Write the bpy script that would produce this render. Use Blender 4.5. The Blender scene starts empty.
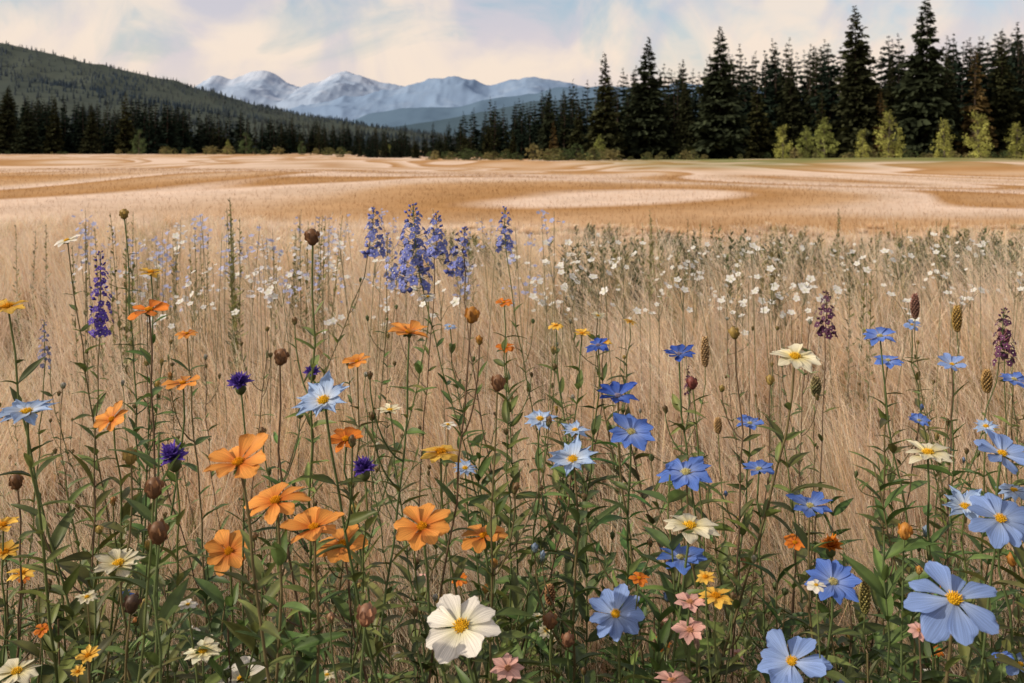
import bpy, math
import numpy as np
from mathutils import Vector
rng=np.random.default_rng(11)
R_=lambda a,b: float(rng.uniform(a,b))
FOC=995.0; CAMZ=1.15; HY=150.0
scene=bpy.context.scene
scene.view_settings.view_transform='Standard'
scene.view_settings.look='None'
scene.view_settings.exposure=0

def at(px,py,d):
    return np.array([(px-512)/FOC*d, d, CAMZ-(py-HY)/FOC*d])
def nrm(v):
    v=np.asarray(v,float); return v/(np.linalg.norm(v)+1e-9)
def sst(x,a,b):
    t=np.clip((np.asarray(x,float)-a)/(b-a),0,1); return t*t*(3-2*t)

# ---------------------------------------------------------------- mesh builder
class MB:
    def __init__(s):
        s.V=[];s.C=[];s.P=[];s.Q=[];s.T=[];s.Qm=[];s.Tm=[];s.n=0
    def add(s,V,F,C,mat=0,P=None):
        V=np.asarray(V,float).reshape(-1,3);F=np.asarray(F,int);C=np.asarray(C,float)
        if C.ndim==1: C=np.tile(C,(len(V),1))
        C=C.reshape(-1,3)
        if P is None: P=np.zeros((len(V),3))
        s.V.append(V);s.C.append(C);s.P.append(np.asarray(P,float).reshape(-1,3))
        if F.shape[1]==4: s.Q.append(F+s.n);s.Qm.append(np.full(len(F),mat))
        else: s.T.append(F+s.n);s.Tm.append(np.full(len(F),mat))
        s.n+=len(V)
    def mesh(s,name,mats,smooth=True):
        V=np.concatenate(s.V);C=np.concatenate(s.C);P=np.concatenate(s.P)
        loops=[];starts=[];mi=[];o=0
        if s.Q:
            Q=np.concatenate(s.Q);loops.append(Q.ravel());starts.append(np.arange(len(Q))*4);o=len(Q)*4;mi.append(np.concatenate(s.Qm))
        if s.T:
            T=np.concatenate(s.T);loops.append(T.ravel());starts.append(o+np.arange(len(T))*3);mi.append(np.concatenate(s.Tm))
        loops=np.concatenate(loops).astype(np.int32);starts=np.concatenate(starts).astype(np.int32);mi=np.concatenate(mi).astype(np.int32)
        me=bpy.data.meshes.new(name)
        me.vertices.add(len(V));me.vertices.foreach_set("co",V.astype(np.float32).ravel())
        me.loops.add(len(loops));me.loops.foreach_set("vertex_index",loops)
        me.polygons.add(len(starts));me.polygons.foreach_set("loop_start",starts)
        for m in mats: me.materials.append(m)
        me.update(calc_edges=True)
        me.polygons.foreach_set("material_index",mi)
        me.polygons.foreach_set("use_smooth",np.full(len(starts),smooth))
        a=me.attributes.new("Col",'FLOAT_COLOR','POINT')
        a.data.foreach_set("color",np.concatenate([C,np.ones((len(C),1))],1).astype(np.float32).ravel())
        b=me.attributes.new("pv",'FLOAT_VECTOR','POINT')
        b.data.foreach_set("vector",P.astype(np.float32).ravel())
        me.update()
        return me
    def build(s,name,mats,smooth=True,parent=None):
        ob=bpy.data.objects.new(name,s.mesh(name,mats,smooth))
        scene.collection.objects.link(ob)
        if parent: ob.parent=parent
        return ob
_gf={}
def gridf(a,b,wrap=False):
    k=(a,b,wrap)
    if k not in _gf:
        i,j=np.meshgrid(np.arange(a-1),np.arange(b if wrap else b-1),indexing='ij')
        j2=(j+1)%b
        _gf[k]=np.stack([i*b+j,i*b+j2,(i+1)*b+j2,(i+1)*b+j],-1).reshape(-1,4)
    return _gf[k]
def basis(n):
    n=nrm(n); r=np.array([1.,0,0]) if abs(n[0])<.9 else np.array([0,1.,0])
    a=nrm(np.cross(n,r)); return a,np.cross(n,a)

# ---------------------------------------------------------------- materials
def newmat(name):
    m=bpy.data.materials.new(name);m.use_nodes=True
    nt=m.node_tree;nt.nodes.clear()
    return m,nt,nt.nodes,nt.links
def out(nt,sh):
    o=nt.nodes.new('ShaderNodeOutputMaterial');nt.links.new(sh,o.inputs['Surface'])
def foliage_mat(name,trans=.35,rough=.55,spec=.3,streak=0.0,nscale=30.,namp=.25,diffuse=False):
    m,nt,N,L=newmat(name)
    at_=N.new('ShaderNodeAttribute');at_.attribute_name='Col'
    col=at_.outputs['Color']
    if namp>0 or streak>0:
        no=N.new('ShaderNodeTexNoise');no.inputs['Detail'].default_value=2
        if streak>0:
            pv=N.new('ShaderNodeAttribute');pv.attribute_name='pv'
            mp=N.new('ShaderNodeMapping');mp.inputs['Scale'].default_value=(5.,.5,1)
            L.new(pv.outputs['Vector'],mp.inputs['Vector']);L.new(mp.outputs[0],no.inputs['Vector']);no.inputs['Scale'].default_value=2.2
        else:
            g=N.new('ShaderNodeNewGeometry');L.new(g.outputs['Position'],no.inputs['Vector']);no.inputs['Scale'].default_value=nscale
        mr=N.new('ShaderNodeMapRange');mr.inputs[1].default_value=.3;mr.inputs[2].default_value=.7
        a=streak if streak>0 else namp
        mr.inputs[3].default_value=1-a;mr.inputs[4].default_value=1+a*.5
        L.new(no.outputs['Fac'],mr.inputs[0])
        mx=N.new('ShaderNodeVectorMath');mx.operation='SCALE'
        L.new(col,mx.inputs[0]);L.new(mr.outputs[0],mx.inputs['Scale']);col=mx.outputs[0]
    if diffuse:
        p=N.new('ShaderNodeBsdfDiffuse');L.new(col,p.inputs[0])
    else:
        p=N.new('ShaderNodeBsdfPrincipled');p.inputs['Roughness'].default_value=rough
        p.inputs['Specular IOR Level'].default_value=spec
        L.new(col,p.inputs['Base Color'])
    if trans>0:
        t=N.new('ShaderNodeBsdfTranslucent');L.new(col,t.inputs['Color'])
        s=N.new('ShaderNodeMixShader');s.inputs[0].default_value=trans
        L.new(p.outputs[0],s.inputs[1]);L.new(t.outputs[0],s.inputs[2]);out(nt,s.outputs[0])
    else: out(nt,p.outputs[0])
    return m
M_stem=foliage_mat('stem_leaf',.28,.5,.35,0,60,.3)
M_petal=foliage_mat('petal',.34,.6,.2,.36)
M_cen=foliage_mat('flower_centre',0,.7,.15,0,400,.3,True)
FM=[M_stem,M_petal,M_cen]
M_grass=foliage_mat('dry_grass',.48,0,0,0,3,0,True)
M_ggrass=foliage_mat('green_grass',.35,0,0,0,3,0,True)
M_need=foliage_mat('spruce_needles',0,0,0,0,1.2,.0,True)
M_bark=foliage_mat('bark',0,0,0,0,6,.4,True)
M_dec=foliage_mat('broad_leaves',.35,.6,.2,0,1.5,0,True)

def field_color(nt):
    N,L=nt.nodes,nt.links
    g=N.new('ShaderNodeNewGeometry')
    sp=N.new('ShaderNodeSeparateXYZ');L.new(g.outputs['Position'],sp.inputs[0])
    mxx=N.new('ShaderNodeMath');mxx.operation='MAXIMUM';mxx.inputs[1].default_value=1;L.new(sp.outputs['Y'],mxx.inputs[0])
    pw=N.new('ShaderNodeMath');pw.operation='POWER';pw.inputs[1].default_value=.5;L.new(mxx.outputs[0],pw.inputs[0])
    cb=N.new('ShaderNodeCombineXYZ');L.new(sp.outputs['X'],cb.inputs[0]);L.new(pw.outputs[0],cb.inputs[1])
    mp=N.new('ShaderNodeMapping');mp.inputs['Scale'].default_value=(.042,.30,0);mp.inputs['Location'].default_value=(7.15,2.3,0)
    L.new(cb.outputs[0],mp.inputs['Vector'])
    no=N.new('ShaderNodeTexNoise');no.inputs['Scale'].default_value=1.;no.inputs['Detail'].default_value=1.6
    no.inputs['Roughness'].default_value=.4;no.inputs['Distortion'].default_value=1.5
    L.new(mp.outputs[0],no.inputs['Vector'])
    cr=N.new('ShaderNodeValToRGB');e=cr.color_ramp.elements
    cream=(.56,.415,.30,1);gold=(.37,.205,.085,1);tan=(.47,.30,.165,1);pale=(.66,.51,.40,1)
    st=[(0,tan),(.26,cream),(.34,tan),(.40,gold),(.415,pale),(.46,cream),(.485,tan),(.53,gold),(.545,pale),(.59,cream),(.64,gold),(.655,pale),(1,cream)]
    e[0].position=0;e[0].color=st[0][1];e[1].position=1;e[1].color=st[-1][1]
    for p,c in st[1:-1]:
        x=e.new(p);x.color=c
    L.new(no.outputs['Fac'],cr.inputs[0])
    mp2=N.new('ShaderNodeMapping');mp2.inputs['Scale'].default_value=(.5,.5,0)
    L.new(g.outputs['Position'],mp2.inputs['Vector'])
    n2=N.new('ShaderNodeTexNoise');n2.inputs['Scale'].default_value=1.;n2.inputs['Detail'].default_value=9;n2.inputs['Roughness'].default_value=.7
    L.new(mp2.outputs[0],n2.inputs['Vector'])
    mr=N.new('ShaderNodeMapRange');mr.inputs[1].default_value=.3;mr.inputs[2].default_value=.7;mr.inputs[3].default_value=.84;mr.inputs[4].default_value=1.1
    L.new(n2.outputs['Fac'],mr.inputs[0])
    sc=N.new('ShaderNodeVectorMath');sc.operation='SCALE';L.new(cr.outputs[0],sc.inputs[0]);L.new(mr.outputs[0],sc.inputs['Scale'])
    ge=N.new('ShaderNodeMapRange');ge.inputs[1].default_value=62;ge.inputs[2].default_value=80;L.new(sp.outputs['Y'],ge.inputs[0])
    gx=N.new('ShaderNodeMapRange');gx.inputs[1].default_value=4;gx.inputs[2].default_value=16;L.new(sp.outputs['X'],gx.inputs[0])
    mm=N.new('ShaderNodeMath');mm.operation='MULTIPLY';L.new(ge.outputs[0],mm.inputs[0]);L.new(gx.outputs[0],mm.inputs[1])
    n3=N.new('ShaderNodeTexNoise');n3.inputs['Scale'].default_value=.12;n3.inputs['Detail'].default_value=5;L.new(g.outputs['Position'],n3.inputs['Vector'])
    m3=N.new('ShaderNodeMapRange');m3.inputs[1].default_value=.32;m3.inputs[2].default_value=.52;L.new(n3.outputs['Fac'],m3.inputs[0])
    mm2=N.new('ShaderNodeMath');mm2.operation='MULTIPLY';L.new(mm.outputs[0],mm2.inputs[0]);L.new(m3.outputs[0],mm2.inputs[1])
    mg=N.new('ShaderNodeMix');mg.data_type='RGBA';L.new(mm2.outputs[0],mg.inputs[0]);L.new(sc.outputs[0],mg.inputs[6]);mg.inputs[7].default_value=(.17,.18,.065,1)
    return mg.outputs[2],sp,g
m,nt,N,L=newmat('meadow_ground')
fc,sp,g=field_color(nt)
nr=N.new('ShaderNodeMapRange');nr.inputs[1].default_value=6;nr.inputs[2].default_value=14;L.new(sp.outputs['Y'],nr.inputs[0])
mx=N.new('ShaderNodeMix');mx.data_type='RGBA';L.new(nr.outputs[0],mx.inputs[0]);mx.inputs[6].default_value=(.18,.125,.07,1);L.new(fc,mx.inputs[7])
p=N.new('ShaderNodeBsdfDiffuse')
L.new(mx.outputs[2],p.inputs[0])
nb=N.new('ShaderNodeTexNoise');nb.inputs['Scale'].default_value=1.6;nb.inputs['Detail'].default_value=7;L.new(g.outputs['Position'],nb.inputs['Vector'])
bp=N.new('ShaderNodeBump');bp.inputs['Strength'].default_value=.35;bp.inputs['Distance'].default_value=.1;L.new(nb.outputs['Fac'],bp.inputs['Height']);L.new(bp.outputs[0],p.inputs['Normal'])
out(nt,p.outputs[0]);M_ground=m
m,nt,N,L=newmat('field_stubble')
fc,sp,g=field_color(nt)
d1=N.new('ShaderNodeBsdfDiffuse');t1=N.new('ShaderNodeBsdfTranslucent');L.new(fc,d1.inputs[0]);L.new(fc,t1.inputs[0])
s=N.new('ShaderNodeMixShader');s.inputs[0].default_value=.5;L.new(d1.outputs[0],s.inputs[1]);L.new(t1.outputs[0],s.inputs[2]);out(nt,s.outputs[0]);M_stub=m

# ---------------------------------------------------------------- terrain
def gz(x,y):
    x=np.asarray(x,float);y=np.asarray(y,float)
    a=sst(y,13,40)
    h=.22*np.sin(y*.07+1.6*np.sin(x*.055)+.6)+.16*np.sin(x*.10+y*.05)+.03*np.sin(y*.2+x*.16+2)
    h=h*a*(1-.8*sst(y,95,130))
    h+=.12*sst(x,8,45)*sst(y,80,95)+.25*sst(-x,20,60)*sst(y,110,200)
    return h
u=np.linspace(-1,1,321);v=np.linspace(0,1,241)
xs=260*u+24000*u**9; ys=-30+340*v+26000*v**9
X,Y=np.meshgrid(xs,ys)
mb=MB();mb.add(np.stack([X,Y,gz(X,Y)],-1),gridf(241,321),(.3,.2,.1));mb.build('meadow_ground',[M_ground])

# ---------------------------------------------------------------- relief
def vnoise(x,y,seed):
    xi=np.floor(x).astype(int);yi=np.floor(y).astype(int);fx=x-xi;fy=y-yi
    fx=fx*fx*(3-2*fx);fy=fy*fy*(3-2*fy)
    def h(a,b):
        k=np.sin(a*127.1+b*311.7+seed*74.7)*43758.5453
        return k-np.floor(k)
    return (h(xi,yi)*(1-fx)+h(xi+1,yi)*fx)*(1-fy)+(h(xi,yi+1)*(1-fx)+h(xi+1,yi+1)*fx)*fy
def ridged(x,y,seed,oct=6):
    r=0;a=1;s=0
    for o in range(oct):
        n=1-abs(2*vnoise(x*2**o+o*3.7,y*2**o+o*9.1,seed+o)-1);r=r+a*n*n;s+=a;a*=.5
    return r/s
def rock_mat(name,low,high,snow,z0,z1,nsc,snowamt):
    m,nt,N,L=newmat(name)
    g=N.new('ShaderNodeNewGeometry');sp=N.new('ShaderNodeSeparateXYZ');L.new(g.outputs['Position'],sp.inputs[0])
    no=N.new('ShaderNodeTexNoise');no.inputs['Scale'].default_value=nsc;no.inputs['Detail'].default_value=8;no.inputs['Roughness'].default_value=.6;L.new(g.outputs['Position'],no.inputs['Vector'])
    a=N.new('ShaderNodeMix');a.data_type='RGBA';L.new(no.outputs['Fac'],a.inputs[0]);a.inputs[6].default_value=(*low,1);a.inputs[7].default_value=(*high,1)
    col=a.outputs[2]
    if snowamt>0:
        mr=N.new('ShaderNodeMapRange');mr.inputs[1].default_value=z0;mr.inputs[2].default_value=z1;mr.inputs[3].default_value=-.25;mr.inputs[4].default_value=.75;mr.clamp=True;L.new(sp.outputs['Z'],mr.inputs[0])
        ad=N.new('ShaderNodeMath');ad.operation='MULTIPLY_ADD';L.new(no.outputs['Fac'],ad.inputs[0]);ad.inputs[1].default_value=5.;ad.inputs[2].default_value=-2.5
        ad2=N.new('ShaderNodeMath');ad2.operation='ADD';ad2.use_clamp=True;L.new(ad.outputs[0],ad2.inputs[0]);L.new(mr.outputs[0],ad2.inputs[1])
        ml=N.new('ShaderNodeMath');ml.operation='MULTIPLY';L.new(ad2.outputs[0],ml.inputs[0]);ml.inputs[1].default_value=snowamt
        b=N.new('ShaderNodeMix');b.data_type='RGBA';L.new(ml.outputs[0],b.inputs[0]);L.new(col,b.inputs[6]);b.inputs[7].default_value=(*snow,1);col=b.outputs[2]
    d=N.new('ShaderNodeBsdfDiffuse');L.new(col,d.inputs[0]);out(nt,d.outputs[0]);return m
def relief(name,prof,dist,depth,rough,rs,seed,mat,nx=300,ny=90):
    px=np.array([p[0] for p in prof],float);py=np.array([p[1] for p in prof],float)
    xs=np.linspace((px[0]-512)/FOC*dist,(px[-1]-512)/FOC*dist,nx);ys=np.linspace(dist-depth,dist+depth,ny)
    X,Y=np.meshgrid(xs,ys)
    H=np.interp(X,(px-512)/FOC*dist,(HY-py)/FOC*dist)+CAMZ
    t=1-np.abs(Y-dist)/depth
    warp=(vnoise(X*rs*.7,Y*rs*.7,seed+9)-.5)*.25
    t=np.clip(t+warp*t*(1-t)*3,0,1)
    rg=ridged(X*rs,Y*rs,seed)
    Z=H*(t**1.15)*(1-rough*(1-t)*.9)+H*rough*(rg-.62)*np.clip(t*1.4,0,1)
    Z-=2*(1-t)
    mb=MB();mb.add(np.stack([X,Y,Z],-1),gridf(ny,nx),(.1,.1,.1));mb.build(name,[mat])
    return xs,ys,Z
M_far=rock_mat('hazy_snow_rock',(.245,.315,.43),(.285,.355,.465),(.43,.48,.57),640,1180,.0022,.75)  # distance haze is painted into these ranges as bluish base colour
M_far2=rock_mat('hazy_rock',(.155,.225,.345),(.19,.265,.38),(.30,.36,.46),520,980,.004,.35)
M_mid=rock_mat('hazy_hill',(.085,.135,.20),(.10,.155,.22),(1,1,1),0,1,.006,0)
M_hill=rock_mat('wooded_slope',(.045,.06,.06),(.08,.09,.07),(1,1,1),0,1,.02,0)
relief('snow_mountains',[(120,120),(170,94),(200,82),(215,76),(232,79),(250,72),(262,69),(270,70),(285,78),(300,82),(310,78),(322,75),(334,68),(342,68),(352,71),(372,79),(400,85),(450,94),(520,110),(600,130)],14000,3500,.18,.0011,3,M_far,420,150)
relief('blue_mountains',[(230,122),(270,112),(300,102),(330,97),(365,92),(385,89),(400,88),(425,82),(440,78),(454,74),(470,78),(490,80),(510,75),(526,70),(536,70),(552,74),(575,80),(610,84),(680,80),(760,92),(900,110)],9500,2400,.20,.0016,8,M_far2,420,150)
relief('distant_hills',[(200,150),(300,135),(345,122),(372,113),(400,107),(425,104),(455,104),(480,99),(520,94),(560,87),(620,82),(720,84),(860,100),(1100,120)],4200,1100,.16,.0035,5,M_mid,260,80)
relief('rolling_hills',[(200,150),(330,135),(400,125),(440,120),(480,112),(530,101),(600,95),(720,95),(860,110),(1100,120)],2600,700,.12,.006,14,rock_mat('hazy_woods',(.05,.08,.105),(.06,.092,.12),(1,1,1),0,1,.02,0),260,80)  # haze painted into the woods' base colour

def cone_trees(mb,P,H,col):
    n=len(P);k=5
    tiers=[(0.0,.2,.66),(.42,.12,1.0)]
    ang=np.linspace(0,2*np.pi,k,endpoint=False)
    for z0,r,z1 in tiers:
        rot=rng.uniform(0,6.28,(n,1));rr=rng.uniform(.65,1.25,(n,k))*r
        bx=np.cos(ang[None]+rot)*rr*H[:,None];by=np.sin(ang[None]+rot)*rr*H[:,None]
        V=np.zeros((n,k+1,3))
        V[:,:k,0]=P[:,0:1]+bx;V[:,:k,1]=P[:,1:2]+by;V[:,:k,2]=P[:,2:3]+(z0+rng.uniform(-.05,.03,(n,k)))*H[:,None]
        V[:,k,:]=P;V[:,k,2]+=z1*H
        b=np.arange(n)[:,None,None]*(k+1)
        f=np.stack([np.arange(k),(np.arange(k)+1)%k,np.full(k,k)],-1)[None]+b
        C=np.repeat(col[:,None,:],k+1,1)*np.where(np.arange(k+1)==k,1.15,.85)[None,:,None]
        mb.add(V.reshape(-1,3),f.reshape(-1,3),C.reshape(-1,3))
def forest_hill(name,prof,dist,depth,seed,count,hh,ca,cb,mat):
    xs,ys,Z=relief(name+'_tmp',prof,dist,depth,.14,.006,seed,mat,240,80)
    bpy.data.objects[name+'_tmp'].name=name
    ix=rng.uniform(0,len(xs)-1.01,count);iy=rng.uniform(0,len(ys)*.58,count)
    a=ix.astype(int);b=iy.astype(int);fx=ix-a;fy=iy-b
    zz=(Z[b,a]*(1-fx)+Z[b,a+1]*fx)*(1-fy)+(Z[b+1,a]*(1-fx)+Z[b+1,a+1]*fx)*fy
    P=np.stack([xs[0]+ix*(xs[1]-xs[0]),ys[0]+iy*(ys[1]-ys[0]),zz-1],-1)
    n=.6*vnoise(P[:,0]*.009,P[:,1]*.012,4)+.4*vnoise(P[:,0]*.03,P[:,1]*.03,6);keep=(n<.56)|(rng.random(count)<.4)
    P=P[keep];n=n[keep];H=rng.uniform(.6,1.15,len(P))*hh
    w=np.clip((n-.3)*2.2+rng.normal(0,.12,len(P)),0,1)[:,None]
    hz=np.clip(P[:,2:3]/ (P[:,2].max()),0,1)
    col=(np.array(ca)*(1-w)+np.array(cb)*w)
    col=col*(1-.65*hz)+np.array((.044,.066,.105))*.65*hz  # haze blue painted into the trees, stronger towards the ridge
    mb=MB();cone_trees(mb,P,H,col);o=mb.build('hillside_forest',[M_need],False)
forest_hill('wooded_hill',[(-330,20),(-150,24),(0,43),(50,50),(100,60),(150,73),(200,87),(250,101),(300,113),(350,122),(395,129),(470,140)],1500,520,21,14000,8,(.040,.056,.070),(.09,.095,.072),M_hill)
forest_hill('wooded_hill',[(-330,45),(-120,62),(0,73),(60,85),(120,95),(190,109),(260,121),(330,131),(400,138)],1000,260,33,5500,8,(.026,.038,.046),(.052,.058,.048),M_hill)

# ---------------------------------------------------------------- spruces
def tube(mb,pts,rad,sides,col,mat=0):
    pts=np.asarray(pts,float);rad=np.asarray(rad,float)
    T=np.gradient(pts,axis=0);T/=np.linalg.norm(T,axis=1)[:,None]+1e-9
    m=np.abs(T.mean(0));ref=np.eye(3)[int(np.argmin(m))]
    A=np.cross(T,ref);A/=np.linalg.norm(A,axis=1)[:,None]+1e-9;B=np.cross(T,A)
    an=np.linspace(0,2*np.pi,sides,endpoint=False)
    V=pts[:,None]+rad[:,None,None]*(np.cos(an)[None,:,None]*A[:,None]+np.sin(an)[None,:,None]*B[:,None])
    C=np.asarray(col,float)
    if C.ndim==2: C=np.repeat(C,sides,0)
    mb.add(V,gridf(len(pts),sides,True),C,mat)
def spruce_mesh(i,R=.19,levels=38,br=8,tint=(1,1,1),gap=.1):
    mb=MB();n=levels
    zt=np.linspace(0,1,9);tube(mb,np.stack([.004*np.sin(zt*5+i),.004*np.cos(zt*4),zt],-1),.013*(1-zt)+.0006,6,(.06,.045,.035),1)
    Vs=[];Cs=[]
    tint=np.array(tint)
    lop=rng.uniform(0,6.28)
    for l in range(n):
        z=.05+.94*(l/(n-1))**.93
        env=R*((1-z)**.82)*(1 if z>.14 else .7+.3*z/.14)+.004
        for b in range(br):
            if rng.random()<gap: continue
            az=rng.uniform(0,6.283);r=env*rng.uniform(.5,1.25)*(1+.12*math.cos(az-lop))
            dv=np.array([math.cos(az),math.sin(az),0]);sd=np.array([-dv[1],dv[0],0])
            z0=z+rng.uniform(-.012,.012)
            K=2+int(8*r/R)
            ss=(np.arange(K)+rng.random(K))/K*.9+.1
            for s in ss:
                droop=-(.34*s-.16*s*s*s)*r*(1.25 if z<.7 else .3)+(.25*r*s if z>.85 else 0)
                c=dv*(r*s)+np.array([0,0,z0+droop])
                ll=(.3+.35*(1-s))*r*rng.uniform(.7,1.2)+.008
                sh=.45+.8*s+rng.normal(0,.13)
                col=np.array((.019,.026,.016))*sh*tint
                if rng.random()<.15: col=col*1.8
                for sg in (-1,1,0):
                    if sg==0: d=dv*.7+np.array([0,0,-.8*rng.random()]);
                    else: d=dv*rng.uniform(.3,.8)+sd*sg*rng.uniform(.5,1)+np.array([0,0,rng.uniform(-.5,.05)])
                    d=nrm(d)*ll;w=np.cross(d,nrm([rng.normal(),rng.normal(),rng.normal()+1]));w=nrm(w)*ll*rng.uniform(.16,.3)
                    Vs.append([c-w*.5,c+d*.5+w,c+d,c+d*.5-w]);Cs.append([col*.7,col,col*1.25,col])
    V=np.array(Vs);C=np.clip(np.array(Cs),.003,1)
    f=np.arange(len(V)*4).reshape(-1,4)
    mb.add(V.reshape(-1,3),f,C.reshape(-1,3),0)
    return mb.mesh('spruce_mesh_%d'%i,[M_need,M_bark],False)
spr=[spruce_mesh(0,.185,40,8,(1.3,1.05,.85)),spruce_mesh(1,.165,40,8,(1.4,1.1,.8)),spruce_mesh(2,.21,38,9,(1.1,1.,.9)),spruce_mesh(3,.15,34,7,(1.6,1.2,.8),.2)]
spr_brown=spruce_mesh(9,.17,32,6,(4.2,2.1,1.4),.25)
sprm=[spruce_mesh(5,.17,20,6,(.9,.9,1.)),spruce_mesh(6,.19,20,6,(.75,.85,.95)),spruce_mesh(7,.15,20,5,(1.3,1.1,.9))]
def put(name,me,x,y,h,parent=None,wid=1.):
    o=bpy.data.objects.new(name,me);scene.collection.objects.link(o)
    o.location=(x,y,float(gz(x,y))-.15);o.scale=(h*wid,h*wid,h);o.rotation_euler=(R_(-.02,.02),R_(-.02,.02),R_(0,6.28))
    if parent:o.parent=parent
    return o
def bear(px,d): return (px-512)/FOC*d
for px,top,d,k,w in [(488,121,126,1,1.),(513,131,122,3,1.3),(549,88,122,2,.8),(577,100,120,1,.9),(606,52,116,1,1.),(648,37,118,2,1.05),(686,78,117,0,.9),(719,27,112,2,1.05),(758,72,118,3,1.2),(790,60,119,0,.9),(822,92,113,3,1.1),(858,5,114,0,1.1),(893,60,119,1,1.),(926,-8,111,2,.95),(1004,30,113,1,1.),(1045,10,112,0,1.),(948,55,119,0,1.),(440,134,134,2,1.2),(465,128,130,1,1.),(415,140,138,0,1.3),(1085,30,116,2,1.),(-30,80,225,1,1.),(8,86,222,0,1.1),(28,104,215,2,1.2),(55,97,224,1,1.),(125,92,226,3,1.1),(92,104,220,0,1.)]:
    put('spruce_tree',spr[k],bear(px,d),d,(HY-top)/FOC*d+CAMZ+.1,None,w)
for px,top,d in [(974,48,110.5),(880,88,112),(553,120,118)]:
    put('spruce_tree',spr_brown,bear(px,d),d,(HY-top)/FOC*d+CAMZ)
par=bpy.data.objects.new('spruce_forest',None);scene.collection.objects.link(par)
ex=[(340,141),(365,136),(420,131),(480,119),(520,108),(560,95),(600,84),(650,74),(700,66),(760,52),(860,48),(960,44),(1024,38),(1200,35)]
for i in range(340):
    px=R_(350,1180);k=rng.random();d=(122+42*k) if px>520 else (140+50*k+(520-px)*.05)
    top=np.interp(px,[e[0] for e in ex],[e[1] for e in ex])+rng.normal(0,7)
    put('spruce',sprm[i%3],bear(px,d),d,max(3.5,(HY-top)/FOC*d+CAMZ),par,R_(.85,1.2))
ex2=[(-150,80),(0,92),(60,102),(100,105),(150,102),(200,113),(260,118),(320,123),(390,129)]
for i in range(280):
    px=R_(-120,392);k=rng.random();d=228+60*k
    top=np.interp(px,[e[0] for e in ex2],[e[1] for e in ex2])+rng.normal(2,4.5)
    put('spruce',sprm[i%3],bear(px,d),d,(HY-top)/FOC*d+CAMZ,par,R_(.9,1.35))

def leafy_tree_mesh(i,shape,base,n=2400,leaf=.035):
    mb=MB();zt=np.linspace(0,.93,7);tube(mb,np.stack([.01*np.sin(zt*6+i),.01*np.cos(zt*5+i),zt],-1),.018*(1-zt)+.002,6,(.12,.10,.08),1)
    base=np.array(base)
    for b in range(22):
        z=R_(.15,.8);az=R_(0,6.28);r=shape(z)*.85
        q=np.linspace(0,1,4);tube(mb,np.stack([q*r*math.cos(az),q*r*math.sin(az),z+q*.12],-1),.006*(1-q)+.001,4,(.1,.085,.06),1)
    cl=[]
    while len(cl)<70:
        z=rng.random();r=shape(z)
        if rng.random()<(r*3.2):
            az=R_(0,6.28);rr=r*math.sqrt(rng.random())*R_(.8,1.15);cl.append((rr*math.cos(az),rr*math.sin(az),z,rng.uniform(.6,1.4)))
    cl=np.array(cl);id=rng.integers(0,len(cl),n)
    c=cl[id,:3]+rng.normal(0,.030,(n,3));d=rng.normal(0,1,(n,3));d/=np.linalg.norm(d,axis=1)[:,None];w=np.cross(d,rng.normal(0,1,(n,3)));w/=np.linalg.norm(w,axis=1)[:,None]
    l=leaf*rng.uniform(.5,1.2,(n,1));V=np.stack([c-d*l*.5,c+w*l*.3,c+d*l*.5,c-w*l*.3],1)
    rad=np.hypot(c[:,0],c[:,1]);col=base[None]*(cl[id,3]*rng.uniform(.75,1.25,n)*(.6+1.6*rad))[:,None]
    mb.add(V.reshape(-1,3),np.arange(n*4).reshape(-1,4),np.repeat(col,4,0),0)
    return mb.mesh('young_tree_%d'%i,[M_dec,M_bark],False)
shA=lambda z:.27*max(0,math.sin(math.pi*min(1,(z*.96+.04))**.65))**.8*(1 if z>.06 else .3)
shB=lambda z:.5*max(0,math.sin(math.pi*min(1,z*.9+.1)))**.6
yt=[leafy_tree_mesh(0,shA,(.42,.42,.12)),leafy_tree_mesh(1,shA,(.30,.33,.10)),leafy_tree_mesh(2,shA,(.10,.14,.06))]
bush=[leafy_tree_mesh(3,shB,(.15,.15,.06),1500,.08),leafy_tree_mesh(4,shB,(.24,.21,.09),1500,.08),leafy_tree_mesh(5,shB,(.07,.095,.04),1500,.08)]
for px,top,d,k,w in [(783,124,96,0,1.),(806,128,97,1,1.),(824,120,96,1,1.),(863,130,94,0,1.),(889,111,94,0,.95),(944,119,93,0,.9),(978,111,92,0,1.),(1017,122,93,0,1.),(1050,115,93,1,1.),(139,129,196,2,1.),(246,132,200,2,1.2),(228,140,200,1,1.),(302,140,198,2,1.),(389,143,175,1,1.2),(600,134,106,1,1.)]:
    put('young_tree',yt[k],bear(px,d),d,(HY-top)/FOC*d+CAMZ,None,w)
for px,top,d,k in [(340,146,170,0),(533,143,106,1),(557,147,104,0),(576,143,104,2)]:
    put('shrub',bush[k],bear(px,d),d,(HY-top)/FOC*d+CAMZ,None,1.)
par=bpy.data.objects.new('forest_edge_shrubs',None);scene.collection.objects.link(par)
for i in range(120):
    px=R_(430,1150);d=R_(97,114)+(12 if px<520 else 0);put('shrub_part',bush[i%3],bear(px,d),d,R_(.4,1.3)*(1 if px>600 else 1.2),par,R_(.9,1.8))
for i in range(50):
    px=R_(-50,420);d=R_(195,225);put('shrub_part',bush[i%3],bear(px,d),d,R_(.6,2.),par,R_(.9,1.8))

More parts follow.
